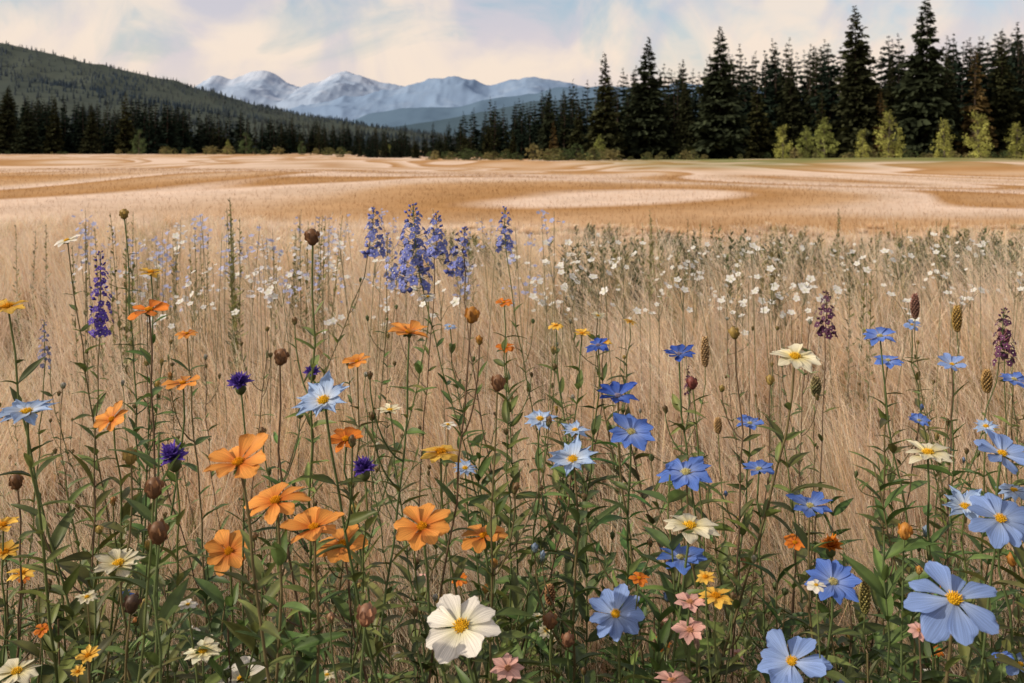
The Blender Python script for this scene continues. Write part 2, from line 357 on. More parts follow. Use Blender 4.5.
# ---------------------------------------------------------------- grass
def blades(mb,x,y,z,h,az,bend,w,cb,cm,ct,lv=5,mat=0,var=.14,pw=1.9,mid=.5):
    n=len(x);t=np.linspace(0,1,lv)[None,:]
    hx=np.cos(az)[:,None];hy=np.sin(az)[:,None]
    B=bend[:,None];H=h[:,None]
    px=x[:,None]+hx*H*B*t**pw;py=y[:,None]+hy*H*B*t**pw
    pz=z[:,None]+H*(t-.42*np.minimum(B,1.2)*t**2.4)
    fa=rng.uniform(-1.1,1.1,n)[:,None];ww=w[:,None]*(1-t**1.6*.9)*.5
    sx=np.cos(fa)*ww;sy=np.sin(fa)*ww
    V=np.stack([np.stack([px-sx,py-sy,pz],-1),np.stack([px+sx,py+sy,pz],-1)],2)
    cb,cm,ct=[np.array(c)[None,None] for c in (cb,cm,ct)]
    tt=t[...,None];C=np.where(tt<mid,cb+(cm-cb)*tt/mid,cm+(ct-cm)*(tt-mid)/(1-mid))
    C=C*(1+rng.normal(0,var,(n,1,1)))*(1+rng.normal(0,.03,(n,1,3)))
    C=np.clip(np.repeat(C[:,:,None,:],2,2),.01,.92)
    i=np.arange(lv-1)*2;f=np.stack([i,i+1,i+3,i+2],-1)[None]+np.arange(n)[:,None,None]*lv*2
    mb.add(V.reshape(-1,3),f.reshape(-1,4),C.reshape(-1,3),mat)
def wedge(n,d0,d1,pw=1.,mar=1.25):
    d=d0+(d1-d0)*rng.random(n)**pw
    x=rng.uniform(-.52,.52,n)*d*mar+rng.uniform(-.25,.25,n)
    return x,d
def hmax(x,d):
    px=512+x/d*FOC
    k=.087-.020*sst(-px,-600,-150)+.022*(vnoise(x*.9+20,d*.5,3)-.5)
    return np.maximum(.13,np.minimum(np.minimum(.76,.24+.14*d),1.19-k*d))
mb=MB()
NT=1650
tx,ty=wedge(NT,1.6,14.5,1.12)
pt=rng.random(NT)
per=76
x=np.repeat(tx,per);y=np.repeat(ty,per);n=len(x)
sp_=np.repeat(rng.uniform(.015,.10,NT),per)*(.7+.08*y)
a=rng.uniform(0,6.283,n);rr=sp_*np.sqrt(rng.random(n));x=x+rr*np.cos(a);y=y+rr*np.sin(a)
y=np.maximum(y,1.45)
# wind lays neighbouring tufts over in the same direction
wa=np.where(vnoise(tx*.55+9,ty*.35+4,12)>.45,0.,math.pi)+rng.normal(0,.55,NT)
taz=np.repeat(wa,per)
tb=np.repeat(rng.gamma(2.,.15,NT),per)
hh=hmax(x,y)*np.repeat(rng.uniform(.65,1.15,NT),per)*rng.uniform(.5,1.08,n)
sweep=rng.random(n)<.68
bend=np.clip(np.where(sweep,tb+rng.gamma(2.,.10,n)+.05,rng.gamma(2.,.13,n)+.03),0,1.25)
az=np.where(sweep,taz+rng.normal(0,.35,n),a)
w=.0008+.00043*y
k=np.repeat(pt,per)
for lo,hi,cb,cm,ct in [(0,.6,(.17,.11,.055),(.80,.59,.40),(.95,.81,.65)),(.6,.88,(.15,.09,.04),(.74,.50,.29),(.92,.72,.50)),(.88,1.01,(.10,.10,.035),(.46,.39,.21),(.74,.60,.42))]:  # blade colours paint in shade at the base and glow towards the tip
    mk=(k>=lo)&(k<hi)
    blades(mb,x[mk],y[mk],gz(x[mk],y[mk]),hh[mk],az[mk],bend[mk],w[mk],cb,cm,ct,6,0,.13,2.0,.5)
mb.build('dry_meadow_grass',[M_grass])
# feathery seed plumes carried on the tallest culms
mb=MB()
NP=1500
x,y=wedge(NP,2.2,9.,1.);H=hmax(x,y)*rng.uniform(.85,1.12,NP);A=np.where(vnoise(x*.55+9,y*.35+4,12)>.45,0.,math.pi)+rng.normal(0,.5,NP);B=rng.gamma(2.,.12,NP)+.08
blades(mb,x,y,gz(x,y),H,A,B,.0011+.00035*y,(.2,.13,.07),(.7,.52,.34),(.88,.72,.54),6,0,.1,2.0,.5)
per=16
t=np.tile(np.linspace(.78,1.,per),NP)[:];xx=np.repeat(x,per);yy=np.repeat(y,per);HH=np.repeat(H,per);AA=np.repeat(A,per);BB=np.repeat(B,per)
fx=xx+np.cos(AA)*HH*BB*t**2.0;fy=yy+np.sin(AA)*HH*BB*t**2.0;fz=gz(xx,yy)+HH*(t-.42*np.minimum(BB,1.2)*t**2.4)
m_=len(fx);blades(mb,fx,fy,fz,rng.uniform(.012,.035,m_),AA+rng.normal(0,1.2,m_),rng.uniform(.2,1.,m_),.0009+.0003*fy,(.75,.58,.42),(.85,.70,.55),(.92,.80,.66),3)
mb.build('feather_grass_plumes',[M_grass])
mb=MB()
x,y=wedge(6500,1.0,2.5,1.,1.5);n=len(x)
blades(mb,x,y,gz(x,y),rng.uniform(.14,.44,n),rng.uniform(0,6.28,n),np.clip(rng.gamma(2,.25,n),0,1.3),rng.uniform(.0018,.004,n),(.025,.035,.012),(.07,.095,.03),(.18,.19,.07),5)
x,y=wedge(4500,1.0,2.4,1.,1.5);n=len(x)
blades(mb,x,y,gz(x,y),rng.uniform(.2,.48,n),rng.uniform(0,6.28,n),np.clip(rng.gamma(2,.2,n),0,1.2),rng.uniform(.0009,.002,n),(.05,.035,.02),(.26,.185,.11),(.6,.46,.32),6)
mb.build('green_meadow_grass',[M_ggrass])
mb=MB()
x,y=wedge(36000,9.5,55,1.5,1.15);n=len(x)
blades(mb,x,y,gz(x,y)-.01,rng.uniform(.04,.12,n)*(1+1.*(1-sst(y,10,18))),rng.uniform(0,6.28,n),np.clip(rng.gamma(2,.25,n),0,1.2),.0015+.0005*y,(.3,.2,.1),(.5,.4,.3),(.7,.6,.5),3)
mb.build('field_grass',[M_stub])

# ---------------------------------------------------------------- plant parts
G1=np.array((.058,.095,.028));G2=np.array((.12,.155,.055))
def leaf(mb,base,d,L,W,col,droop=.25,mat=0,nr_=None):
    d=nrm(d);up=np.array([0,0,1.]) if abs(d[2])<.93 else np.array([.3,-.9,.2])
    sd=nrm(np.cross(d,up));nn=np.cross(sd,d)
    if rng.random()<.5:
        a=rng.normal(0,.5);sd,nn=sd*math.cos(a)+nn*math.sin(a),nn*math.cos(a)-sd*math.sin(a)
    s=np.linspace(0,1,7)[:,None];u=np.array([-1,-.5,0,.5,1.])[None]
    w=W*(np.sin(np.pi*np.clip(s,0,1)**.75)**.9*.5+.02)
    curl=.25*np.sin(s*7+R_(0,6))*W*.3
    V=base+d*(s*L)[...,None]+0*u[...,None]+sd*(u*w)[...,None]+nn*(np.abs(u)*w*.45-droop*L*s**2+curl*u)[...,None]
    c=np.asarray(col)*R_(.7,1.35)
    C=c*(np.where(np.abs(u)<.1,1.4,1.)+.15*s)[...,None]*np.ones((7,5,1))
    mb.add(V,gridf(7,5),C,mat)
def petal(mb,c,n,dirv,R,hw,tip,cA,cB,cup,droop,seed,s0=.1,nu=7,ns=8,tw=0):
    sd=np.cross(n,dirv)
    s=np.linspace(s0,1,ns)[:,None];u=np.linspace(-1,1,nu)[None]
    if tip=='round': e=.19*np.abs(u)**2.3*s**3-.014*np.cos(3*np.pi*u)*s**6; w=(np.sin(np.pi*.5*np.clip(s*1.16,0,1))**1.7+.09)*(1-.32*s**9)
    elif tip=='blunt': e=.26*np.abs(u)**2.*s**3-.012*np.cos(3*np.pi*u)*s**6; w=(np.sin(np.pi*.5*np.clip(s*1.3,0,1))**1.5+.10)*(1-.45*s**7)
    else: e=.40*np.abs(u)**1.4*s**2.5; w=(np.sin(np.pi*np.clip(s*.78+.05,0,1))**.8)*(1-.3*s**6)
    w=w*hw*R
    r=R*s*(1-e)
    rid=R*.016*np.cos(u*np.pi*2.5)*np.sin(np.pi*s)
    z=R*(cup*s-droop*s**2.2)+rid+(u**2)*w*R_(.05,.40)+tw*u*w*s+R*.02*np.sin(s*5+seed)*u
    V=c+dirv*r[...,None]+sd*(u*w)[...,None]+n*z[...,None]
    k=sst(s,.02,.7)[...,None]
    C=(np.array(cA)*(1-k)+np.array(cB)*k)*np.ones((ns,nu,1))*R_(.82,1.1)
    C=C*(1-.18*(np.abs(u)**3)[...,None])
    P=np.stack([u*2.+seed*7.3+0*s,s*1.+0*u,0*s*u+seed],-1)
    mb.add(V,gridf(ns,nu),np.clip(C,0,.92),1,P)
_oct=np.array([[1,0,0],[0,1,0],[-1,0,0],[0,-1,0],[0,0,1],[0,0,-1]],float)
_of=np.array([[0,1,4],[1,2,4],[2,3,4],[3,0,4],[1,0,5],[2,1,5],[3,2,5],[0,3,5]])
def bead(mb,c,n,r,l,col,mat=2):
    a,b=basis(n);V=c+_oct[:,0:1]*a*r+_oct[:,1:2]*b*r+_oct[:,2:3]*np.asarray(n)*l
    C=np.tile(np.asarray(col,float),(6,1));C[4]*=1.3;C[5]*=.6;mb.add(V,_of,np.clip(C,0,.92),mat)
def ell(mb,c,n,r,l,colA,colB,mat=0,rows=8,sides=9,pw=1.):
    a,b=basis(n);ph=np.linspace(0.02,np.pi-.02,rows)[:,None];th=np.linspace(0,2*np.pi,sides,endpoint=False)[None]
    rr=np.sin(ph)**pw*r
    V=c+a*(rr*np.cos(th))[...,None]+b*(rr*np.sin(th))[...,None]-np.asarray(n)*(l*np.cos(ph)+0*th)[...,None]
    k=(ph/np.pi)[...,None];C=(np.array(colA)*(1-k)+np.array(colB)*k)*np.ones((rows,sides,1))
    mb.add(V,gridf(rows,sides,True),C,mat)
def centre(mb,c,n,r,col,N_=46,tall=.5):
    ell(mb,c,n,r*.92,r*tall,np.array(col)*.4,np.array(col)*.5,2)
    a,b=basis(n)
    for i in range(N_):
        q=math.sqrt((i+.5)/N_);th=i*2.39996;x=q*math.cos(th);y=q*math.sin(th)
        h=math.sqrt(max(0,1-q*q*.85));nn=nrm(np.asarray(n)*(h+.25)+a*x*.8+b*y*.8)
        pc=c+a*x*r+b*y*r+np.asarray(n)*h*r*tall
        bead(mb,pc,nn,r*.09,r*R_(.14,.40),np.array(col)*R_(.65,1.15)*(np.array([1,.85,.7]) if q<.35 else 1))
def head(mb,c,n,R,npet,hw,tip,cA,cB,cup=.15,droop=.15,cr=.2,cc=(.80,.45,.04),layers=1,calyx=True):
    n=nrm(n);a,b=basis(n);o=R_(0,6.28)
    for k in range(npet):
        th=o+2*math.pi*k/npet+rng.normal(0,.06)
        dv=a*math.cos(th)+b*math.sin(th)
        petal(mb,c+n*R*.03*(k%2)+n*R*.01*(k%3),n,dv,R*R_(.86,1.08),hw*R_(.85,1.12),tip,cA,cB,cup+rng.normal(0,.08),droop+rng.normal(0,.07),R_(0,90),.1,7,9,rng.normal(0,.2))
    centre(mb,c+n*R*.05,n,R*cr,cc,46)
    ell(mb,c-n*R*.10,n,R*.13,R*.14,G1,G2,0,6,8)
    for k in range(7):
        th=o+2*math.pi*k/7;dv=a*math.cos(th)+b*math.sin(th)
        leaf(mb,c-n*R*.1+dv*R*.08,dv+n*.15,R*.34,R*.12,G1,.0)
def pompom(mb,c,n,R,cA,cB,npet=46,calyx=True,ccol=None):
    n=nrm(n);a,b=basis(n)
    for k in range(npet):
        q=((k+.5)/npet);th=k*2.39996;el=math.radians(80)*(1-q)+math.radians(4)
        dv=nrm((a*math.cos(th)+b*math.sin(th))*math.cos(el)+n*math.sin(el));pn=nrm(n-dv*np.dot(n,dv)+a*.01)
        petal(mb,c,pn,dv,R*R_(.72,1.08),.2*R_(.8,1.3),'point',cA,cB,.05,.12,R_(0,90),.1,4,5,rng.normal(0,.4))
    ell(mb,c-n*R*.35,n,R*.36,R*.46,G1,np.array(G2)*.7+np.array((.03,.01,.01)),0)
def bud(mb,c,n,r,l,colA,colB):
    n=nrm(n);ell(mb,c,n,r*.9,l,colA,colB,0,9,9,.9);a,b=basis(n)
    for k in range(14):
        th=k*2.39996;h=-.9+1.15*k/14;dv=a*math.cos(th)+b*math.sin(th);rr=r*math.sqrt(max(.05,1-h*h))
        leaf(mb,c+n*l*h+dv*rr*.85,n+dv*.12,l*.75,r*.7,np.array(colA)*(1-k/14)+np.array(colB)*(k/14),.05)
    for k in range(5):
        th=k*1.2566;dv=a*math.cos(th)+b*math.sin(th);leaf(mb,c-n*l*.95,dv+n*.8,l*.6,r*.5,G1,-.2)
def bez(p0,p1,p2,p3,k=14):
    t=np.linspace(0,1,k)[:,None];return (1-t)**3*p0+3*(1-t)**2*t*p1+3*(1-t)*t*t*p2+t**3*p3
STEMC=[np.array((.12,.15,.05)),np.array((.16,.13,.06)),np.array((.10,.14,.05)),np.array((.15,.10,.06))]
def stem(mb,top,n,r=.0015,lean=None,leaves=1.,ll=(.03,.06),lw=.24,branches=2,bcol=None,root=None,lcol=None,l0=.2,l1=.93):
    top=np.asarray(top,float);n=nrm(n)
    if root is None:
        root=np.array([top[0]+rng.normal(0,.085),top[1]+rng.normal(0.02,.06),0.])
        root[1]=max(root[1],.75)
    root[2]=float(gz(root[0],root[1]))-.01
    h=top[2]-root[2]
    p1=root+np.array([rng.normal(0,.06),rng.normal(0,.03),h*.4])
    dn=nrm(n*.65+np.array([0,0,1.]))
    p2=top-dn*h*.28
    pts=bez(root,p1,p2,top,18)
    pts[1:-1,:2]+=rng.normal(0,.002,(16,2))
    sc=STEMC[rng.integers(0,4)]
    tt=np.linspace(0,1,18);cols=sc[None]*(.6+.6*tt[:,None])
    tube(mb,pts,r*(1.35-.6*tt),6,cols,0)
    lc=G1*R_(.8,1.6)+np.array((R_(0,.05),R_(0,.03),0)) if lcol is None else np.array(lcol)
    def pt(t):
        f=t*17;i=min(16,int(f));return pts[i]*(1-(f-i))+pts[i+1]*(f-i)
    t=l0;az=R_(0,6.28)
    while t<l1 and leaves>0:
        opp=rng.random()<.6
        for q in range(2 if opp else 1):
            A=az+q*math.pi+rng.normal(0,.3)
            sz=R_(*ll)*(1.35-.8*t)
            el=R_(.25,1.05)
            d=np.array([math.cos(A)*math.cos(el),math.sin(A)*math.cos(el),math.sin(el)])
            leaf(mb,pt(t),d,sz,sz*lw*R_(.8,1.25),lc,R_(.05,.5))
        az+=R_(1.2,1.9);t+=R_(.028,.06)/max(h,.3)/leaves
    for k in range(branches):
        t=R_(.45,.86);p=pt(t);A=R_(0,6.28);L_=R_(.05,.15)*h*1.2
        dr=np.array([math.cos(A)*.7,math.sin(A)*.5,0]);e=p+dr*L_*.75+np.array([0,0,L_])
        if e[2]>top[2]-.01: e[2]=top[2]-R_(.01,.04)
        bp_=bez(p,p+dr*L_*.4+np.array([0,0,L_*.1]),e-np.array([0,0,L_*.4]),e,8)
        tube(mb,bp_,np.linspace(r*.8,r*.5,8),5,sc,0)
        for j in (2,4,5):
            A2=R_(0,6.28);leaf(mb,bp_[j],[math.cos(A2),math.sin(A2),R_(.4,1.2)],R_(*ll)*.55,ll[0]*.55*lw,lc,.2)
        bc=bcol if bcol is not None else G2
        bud(mb,e+np.array([0,0,.004]),[rng.normal(0,.15),rng.normal(0,.15),1],R_(.0025,.004),R_(.0045,.0075),G2*.8,bc)
    return pts
def norm_for(py,ratio,az=None):
    dl=math.atan((py-HY)/FOC);el=dl+math.acos(min(.99,ratio))
    el=min(el,math.radians(88));a=rng.normal(-.2,.25) if az is None else az
    return np.array([math.sin(a)*math.cos(el),-math.cos(a)*math.cos(el),math.sin(el)])
OR=((.60,.13,.012),(.82,.345,.075));OR2=((.58,.11,.01),(.76,.23,.03));YE=((.70,.30,.02),(.82,.51,.09));
LB=((.64,.71,.80),(.36,.50,.76));MBL=((.30,.40,.74),(.11,.21,.62));DB=((.12,.20,.54),(.045,.105,.45));PB=((.38,.48,.70),(.235,.35,.67))
WH=((.74,.70,.42),(.82,.78,.70));CW=((.78,.66,.25),(.82,.76,.56));PK=((.70,.36,.28),(.78,.46,.40))
YC=(.78,.44,.03);OC=(.68,.28,.015)
kinds={'orange':(OR,8,.30,'round',.17,OC,'orange_cosmos_flower'),'dorange':(OR2,8,.29,'round',.2,OC,'orange_cosmos_flower'),
'yellow':(YE,9,.24,'blunt',.24,OC,'yellow_daisy_flower'),'lblue':(LB,10,.235,'point',.2,YC,'pale_blue_flower'),'blue':(MBL,9,.265,'blunt',.17,(.5,.45,.2),'blue_flower'),
'dblue':(DB,9,.26,'blunt',.17,(.25,.22,.3),'deep_blue_flower'),'pblue':(PB,9,.265,'round',.16,YC,'blue_cosmos_flower'),'white':(WH,8,.30,'round',.2,YC,'white_cosmos_flower'),
'cream':(CW,10,.255,'blunt',.22,YC,'cream_daisy_flower'),'pink':(PK,8,.27,'blunt',.2,(.6,.3,.15),'pink_flower')}
flowers=[
('orange',239,464,70,.66,.06),('orange',276,502,64,.64,.06),('orange',314,529,61,.6,.06),('orange',343,545,54,.66,.06),('orange',229,552,50,.9,.058),
('orange',422,528,63,.76,.06),('orange',484,537,50,.55,.055),('orange',112,420,38,.8,.05),('orange',183,384,38,.36,.05),('dorange',149,311,40,.38,.05),
('orange',187,334,24,.4,.04),('orange',409,333,42,.4,.05),('dorange',346,440,38,.6,.05),('yellow',441,453,44,.35,.05),('orange',357,362,26,.6,.04),
('yellow',8,308,44,.35,.05),('yellow',3,526,34,.5,.045),('yellow',5,553,34,.6,.045),('yellow',22,574,28,.6,.036),('dorange',795,543,24,.7,.03),
('yellow',716,597,38,.5,.038),('yellow',88,656,24,.7,.022),('yellow',78,672,16,.7,.016),('yellow',151,273,24,.35,.04),('dorange',504,303,18,.4,.03),('dorange',506,348,20,.5,.034),
('yellow',556,326,16,.5,.03),('yellow',582,334,18,.4,.034),('yellow',604,342,16,.5,.03),('yellow',630,322,13,.4,.03),
('lblue',324,402,62,.66,.065),('lblue',573,461,54,.7,.062),('blue',631,433,50,.7,.06),('blue',686,474,58,.62,.065),('dblue',618,397,42,.5,.055),
('dblue',598,346,28,.5,.045),('dblue',679,355,34,.45,.05),('lblue',540,420,36,.6,.05),('lblue',575,431,30,.5,.045),('lblue',465,469,28,.55,.042),
('blue',681,559,52,.5,.055),('pblue',616,615,60,.88,.062),('pblue',954,601,98,.74,.08),('pblue',792,663,70,.78,.065),('pblue',1000,520,68,.78,.065),
('pblue',1002,455,58,.62,.062),('lblue',965,508,48,.65,.055),('blue',833,583,54,.8,.055),('blue',810,507,46,.55,.052),('blue',759,470,34,.5,.045),
('blue',750,424,28,.5,.042),('blue',880,337,34,.5,.052),('blue',888,361,28,.5,.045),('pblue',952,365,28,.5,.045),('pblue',912,325,18,.5,.036),
('lblue',27,414,62,.42,.065),('blue',1014,380,30,.5,.05),('lblue',1014,491,34,.5,.045),('lblue',986,427,26,.6,.04),('blue',919,421,22,.6,.034),('pblue',1020,666,46,.6,.05),
('white',462,628,80,.85,.07),('cream',119,565,52,.55,.055),('cream',17,673,48,.6,.05),('cream',203,652,40,.6,.04),('white',243,681,56,.5,.058),
('cream',690,528,58,.5,.06),('cream',795,358,50,.5,.06),('cream',928,454,48,.5,.056),('white',188,605,20,.5,.02),('cream',390,411,26,.4,.04),('white',448,425,18,.4,.03),
('pink',690,603,34,.6,.034),('pink',690,631,34,.75,.034),('pink',508,669,34,.8,.034),('pink',672,682,38,.5,.038),
('white',428,297,16,.5,.032),('lblue',450,327,14,.5,.03),('cream',598,316,14,.5,.03),('white',67,241,26,.45,.05)]
for k,px,py,w,ratio,D in flowers:
    (cA,cB),npet,hw,tip,cr,cc,name=kinds[k]
    d=D*FOC/w;c=at(px,py,d);n=norm_for(py,ratio)
    mb=MB();big=w>30
    v=1+rng.normal(0,.05)
    head(mb,c,n,D*.515,npet,hw,tip,np.array(cA)*v,np.array(cB)*v,.10+R_(0,.16),R_(.04,.22),cr,cc)
    stem(mb,c-n*D*.09,n,.0012+.0005*(D/.06),leaves=1.15,ll=(.032,.072),lw=.27,branches=int(rng.integers(0,3)) if big else 1,bcol=np.array(cB)*.6+.02 if rng.random()<.4 else (.16,.08,.04))
    mb.build(name,FM)
VI=((.07,.035,.25),(.13,.07,.42));MG=((.62,.12,.01),(.74,.24,.02))
for px,py,w,D,(cA,cB),name in [(240,384,30,.034,VI,'violet_cornflower'),(173,458,38,.04,VI,'violet_cornflower'),(312,373,22,.03,VI,'violet_cornflower'),(364,469,32,.034,VI,'violet_cornflower'),(831,547,28,.034,MG,'orange_marigold')]:
    d=D*FOC/w;c=at(px,py,d);n=norm_for(py,.55);mb=MB();pompom(mb,c,n,D/2,cA,cB);stem(mb,c-n*D*.38,n,.0013,branches=1);mb.build(name,FM)
BR=((.12,.06,.03),(.24,.12,.055));ORB=((.30,.14,.03),(.55,.24,.04));YB=((.22,.17,.05),(.42,.28,.08));PKB=((.20,.09,.05),(.42,.22,.13))
for px,py,w,(a_,b_),name,lv in [(312,237,13,BR,'brown_bud_plant',2.4),(281,357,13,BR,'brown_bud_plant',.8),(472,315,13,ORB,'orange_bud_plant',1.8),(154,488,16,BR,'brown_bud_plant',.8),(158,533,18,BR,'brown_bud_plant',1),
 (132,604,15,((.05,.03,.02),(.10,.06,.04)),'brown_bud_plant',.6),(366,615,17,PKB,'pink_bud_plant',1),(550,621,13,BR,'brown_bud_plant',1),(568,640,12,PKB,'pink_bud_plant',1),(16,482,12,BR,'brown_bud_plant',.8),(905,531,13,ORB,'orange_bud_plant',1),
 (130,456,13,YB,'yellow_bud_plant',.9),(692,383,10,((.12,.03,.03),(.25,.08,.06)),'brown_bud_plant',.8),(498,383,13,BR,'brown_bud_plant',2.2),(770,380,8,YB,'yellow_bud_plant',.8),(734,333,10,YB,'yellow_bud_plant',.8),(851,634,9,YB,'yellow_bud_plant',.7),(355,508,9,YB,'yellow_bud_plant',.7),
 (1012,560,10,ORB,'orange_bud_plant',.8),(124,214,8,YB,'yellow_bud_plant',1.2),(560,500,7,BR,'brown_bud_plant',.8),(745,560,8,BR,'brown_bud_plant',.8),(440,600,8,YB,'yellow_bud_plant',.8)]:
    D=.014;d=min(2.3,D*FOC/w);c=at(px,py,d);mb=MB();n=nrm([rng.normal(0,.15),rng.normal(0,.15),1])
    bud(mb,c,n,w*d/FOC/2,w*d/FOC*.68,a_,b_);stem(mb,c-n*w*d/FOC*.62,n,.0014,leaves=lv,ll=(.026,.052),branches=1 if lv<1.5 else 3,bcol=b_);mb.build(name,FM)
def floret(mb,c,n,r,cA,cB,k=5):
    a,b=basis(n);o=R_(0,6)
    for i in range(k):
        th=o+i*2*math.pi/k;dv=a*math.cos(th)+b*math.sin(th)
        petal(mb,c,n,dv,r*R_(.8,1.1),.42,'point',cA,cB,.3,.2,R_(0,90),.1,3,4,0)
    bead(mb,c+np.asarray(n)*r*.1,n,r*.14,r*.2,(.7,.65,.5))
def spike(name,px,y0,y1,w,d,cA,cB,dens=1.,fl=.008,loose=0,lv=.9,side=0):
    top=at(px+side,y0,d);bot=at(px,y1,d);mb=MB();H=top[2]-bot[2];Rm=w*d/FOC/2
    n=nrm(top-bot)
    stem(mb,top,n,.0013,leaves=lv,ll=(.022,.045),branches=0 if not loose else 1,l1=.78 if H>.05 else .9)
    N_=int(38*dens)
    for i in range(N_):
        t=(i+.5)/N_;th=i*2.39996+rng.normal(0,.2);env=(1-t**2.2)*.8+.2
        rr=(Rm-fl*.5)*env*R_(.55,1.05);c=bot+(top-bot)*t+np.array([math.cos(th)*rr,math.sin(th)*rr,rng.normal(0,.003)])
        ax=bot+(top-bot)*max(0,t-.05);fn=nrm(np.array([math.cos(th),math.sin(th),.35+.5*t]))
        v=R_(.75,1.2)
        if loose: tube(mb,np.stack([ax,(ax+c)/2-np.array([0,0,.002]),c]),[.0006,.0005,.0004],4,G2,0)
        s=fl*(1-.55*t)*R_(.85,1.15)
        if t>.85 or rng.random()<.15: bead(mb,c,fn,s*.45,s*.7,np.array(cA)*v,1)
        else: floret(mb,c,fn,s,np.array(cA)*v,np.array(cB)*v)
    mb.build(name,FM)
DV=((.09,.06,.34),(.16,.10,.48));LV=((.30,.33,.66),(.40,.45,.76));LV2=((.15,.18,.54),(.26,.30,.68));MR=((.09,.03,.08),(.17,.06,.13))
spike('violet_salvia',100,252,336,28,1.75,*DV,1.9,.0095)
spike('lavender_spike',44,320,368,17,1.9,(.25,.24,.42),(.38,.38,.58),1.1,.0065)
spike('blue_larkspur',374,206,256,28,2.2,*LV2,1.2,.0125,1)
spike('blue_larkspur',413,204,290,48,2.0,*LV2,1.9,.0145,1)
spike('blue_larkspur',436,212,258,28,2.1,*LV2,1.,.0125,1)
spike('blue_larkspur',455,226,276,30,2.1,*LV2,1.,.0125,1,side=10)
spike('blue_larkspur',505,208,252,24,2.2,*LV2,.9,.0115,1)
spike('blue_larkspur',395,232,290,26,2.3,*LV,.8,.012,1,side=-8)
spike('maroon_salvia',826,290,336,26,1.9,*MR,1.3,.009)
spike('maroon_salvia',1004,308,362,26,1.8,*MR,1.2,.010,1)
spike('maroon_salvia',688,368,394,10,2.0,*MR,.6,.006)
def seedspike(name,px,y0,y1,w,d,cA,cB,n_=90,lv=.6):
    top=at(px,y0,d);bot=at(px,y1,d);mb=MB();Rm=w*d/FOC/2
    stem(mb,bot,nrm(top-bot),.0012,leaves=lv,ll=(.022,.045),branches=0)
    tube(mb,np.stack([bot,(bot+top)/2,top]),[Rm*.4,Rm*.5,Rm*.1],6,cA,0)
    for i in range(n_):
        t=(i+.5)/n_;th=i*2.39996;rr=Rm*.72*math.sin(math.pi*(t*.88+.08))**.6
        c=bot+(top-bot)*t+np.array([math.cos(th)*rr,math.sin(th)*rr,0]);bead(mb,c,nrm([math.cos(th),math.sin(th),1.1]),Rm*.2,Rm*.42,(np.array(cA)*(1-t)+np.array(cB)*t)*R_(.7,1.3))
    mb.build(name,FM)
for a_ in [('seed_head_grass',865,580,613,13,1.2,(.16,.15,.05),(.30,.24,.09)),('seed_head_grass',957,306,331,11,1.9,(.20,.13,.04),(.34,.22,.07)),('seed_head_grass',915,294,318,10,1.9,(.13,.07,.05),(.22,.11,.09)),('seed_head_grass',705,337,366,10,2.,(.22,.14,.07),(.36,.24,.12)),
 ('seed_head_grass',816,377,396,12,1.8,(.13,.13,.06),(.25,.2,.1)),('seed_head_grass',718,418,433,9,1.9,(.2,.13,.06),(.35,.22,.1)),('seed_head_grass',550,585,604,12,1.2,(.2,.1,.05),(.32,.18,.09)),('seed_head_grass',1004,330,345,12,1.85,(.13,.05,.08),(.2,.09,.1)),('seed_head_grass',987,370,392,12,1.9,(.2,.13,.05),(.32,.2,.08))]:
    seedspike(*a_)
# ---------------------------------------------------------------- masses of small plants
mb=MB()
for i in range(135):
    d=R_(.95,1.9);px=R_(-60,1090);py=R_(545,710) if rng.random()<.78 else R_(420,570)
    top=at(px,py,d)
    if top[2]<.15: continue
    stem(mb,top,[rng.normal(0,.3),rng.normal(0,.3),1],.0013,leaves=1.3,ll=(.045,.10),lw=.25,branches=1,l0=.2,l1=.99,lcol=G1*R_(.5,1.4)+np.array((R_(0,.04),R_(0,.025),0)))
mb.build('leafy_undergrowth',FM)
mb=MB()
for i in range(34):
    d=R_(1.6,2.7);px=R_(-40,1070);py=R_(310,470)
    top=at(px,py,d);stem(mb,top,[rng.normal(0,.15),rng.normal(0,.15),1],.0010,leaves=1.1,ll=(.02,.045),lw=.23,branches=2,bcol=(.2,.12,.05),l0=.3,lcol=G2*R_(.7,1.1))
    bud(mb,top,[0,0,1],R_(.003,.0045),R_(.005,.008),G2,(.3,.18,.06) if rng.random()<.6 else (.35,.33,.3))
mb.build('budding_wildflower_stems',FM)
mb=MB()
for i in range(26):
    k=['white','pink','yellow','blue','cream','dorange','lblue'][int(rng.integers(0,7))];(cA,cB),npet,hw,tip,cr,cc,name=kinds[k]
    w=R_(13,24);D=R_(.018,.028);d=D*FOC/w;px=R_(10,1015);py=R_(575,678);c=at(px,py,d);n=norm_for(py,R_(.45,.85))
    head(mb,c,n,D/2,npet,hw,tip,cA,cB,.1,.15,cr,cc);stem(mb,c-n*D*.09,n,.0009,leaves=.9,ll=(.02,.04),lw=.25,branches=0)
mb.build('small_meadow_flowers',FM)
def tiny(mb,top,r,cA,cB,st=True,k=5):
    n=nrm([rng.normal(0,.35),-.5+rng.normal(0,.3),.8]);a,b=basis(n);o=R_(0,6)
    for i in range(k):
        th=o+i*2*math.pi/k;dv=a*math.cos(th)+b*math.sin(th);sd=np.cross(n,dv)
        V=np.array([top,top+dv*r*.6+sd*r*.38,top+dv*r+n*r*.1,top+dv*r*.6-sd*r*.38]);mb.add(V,[[0,1,2,3]],np.array([cA,cB,cB,cB]),1)
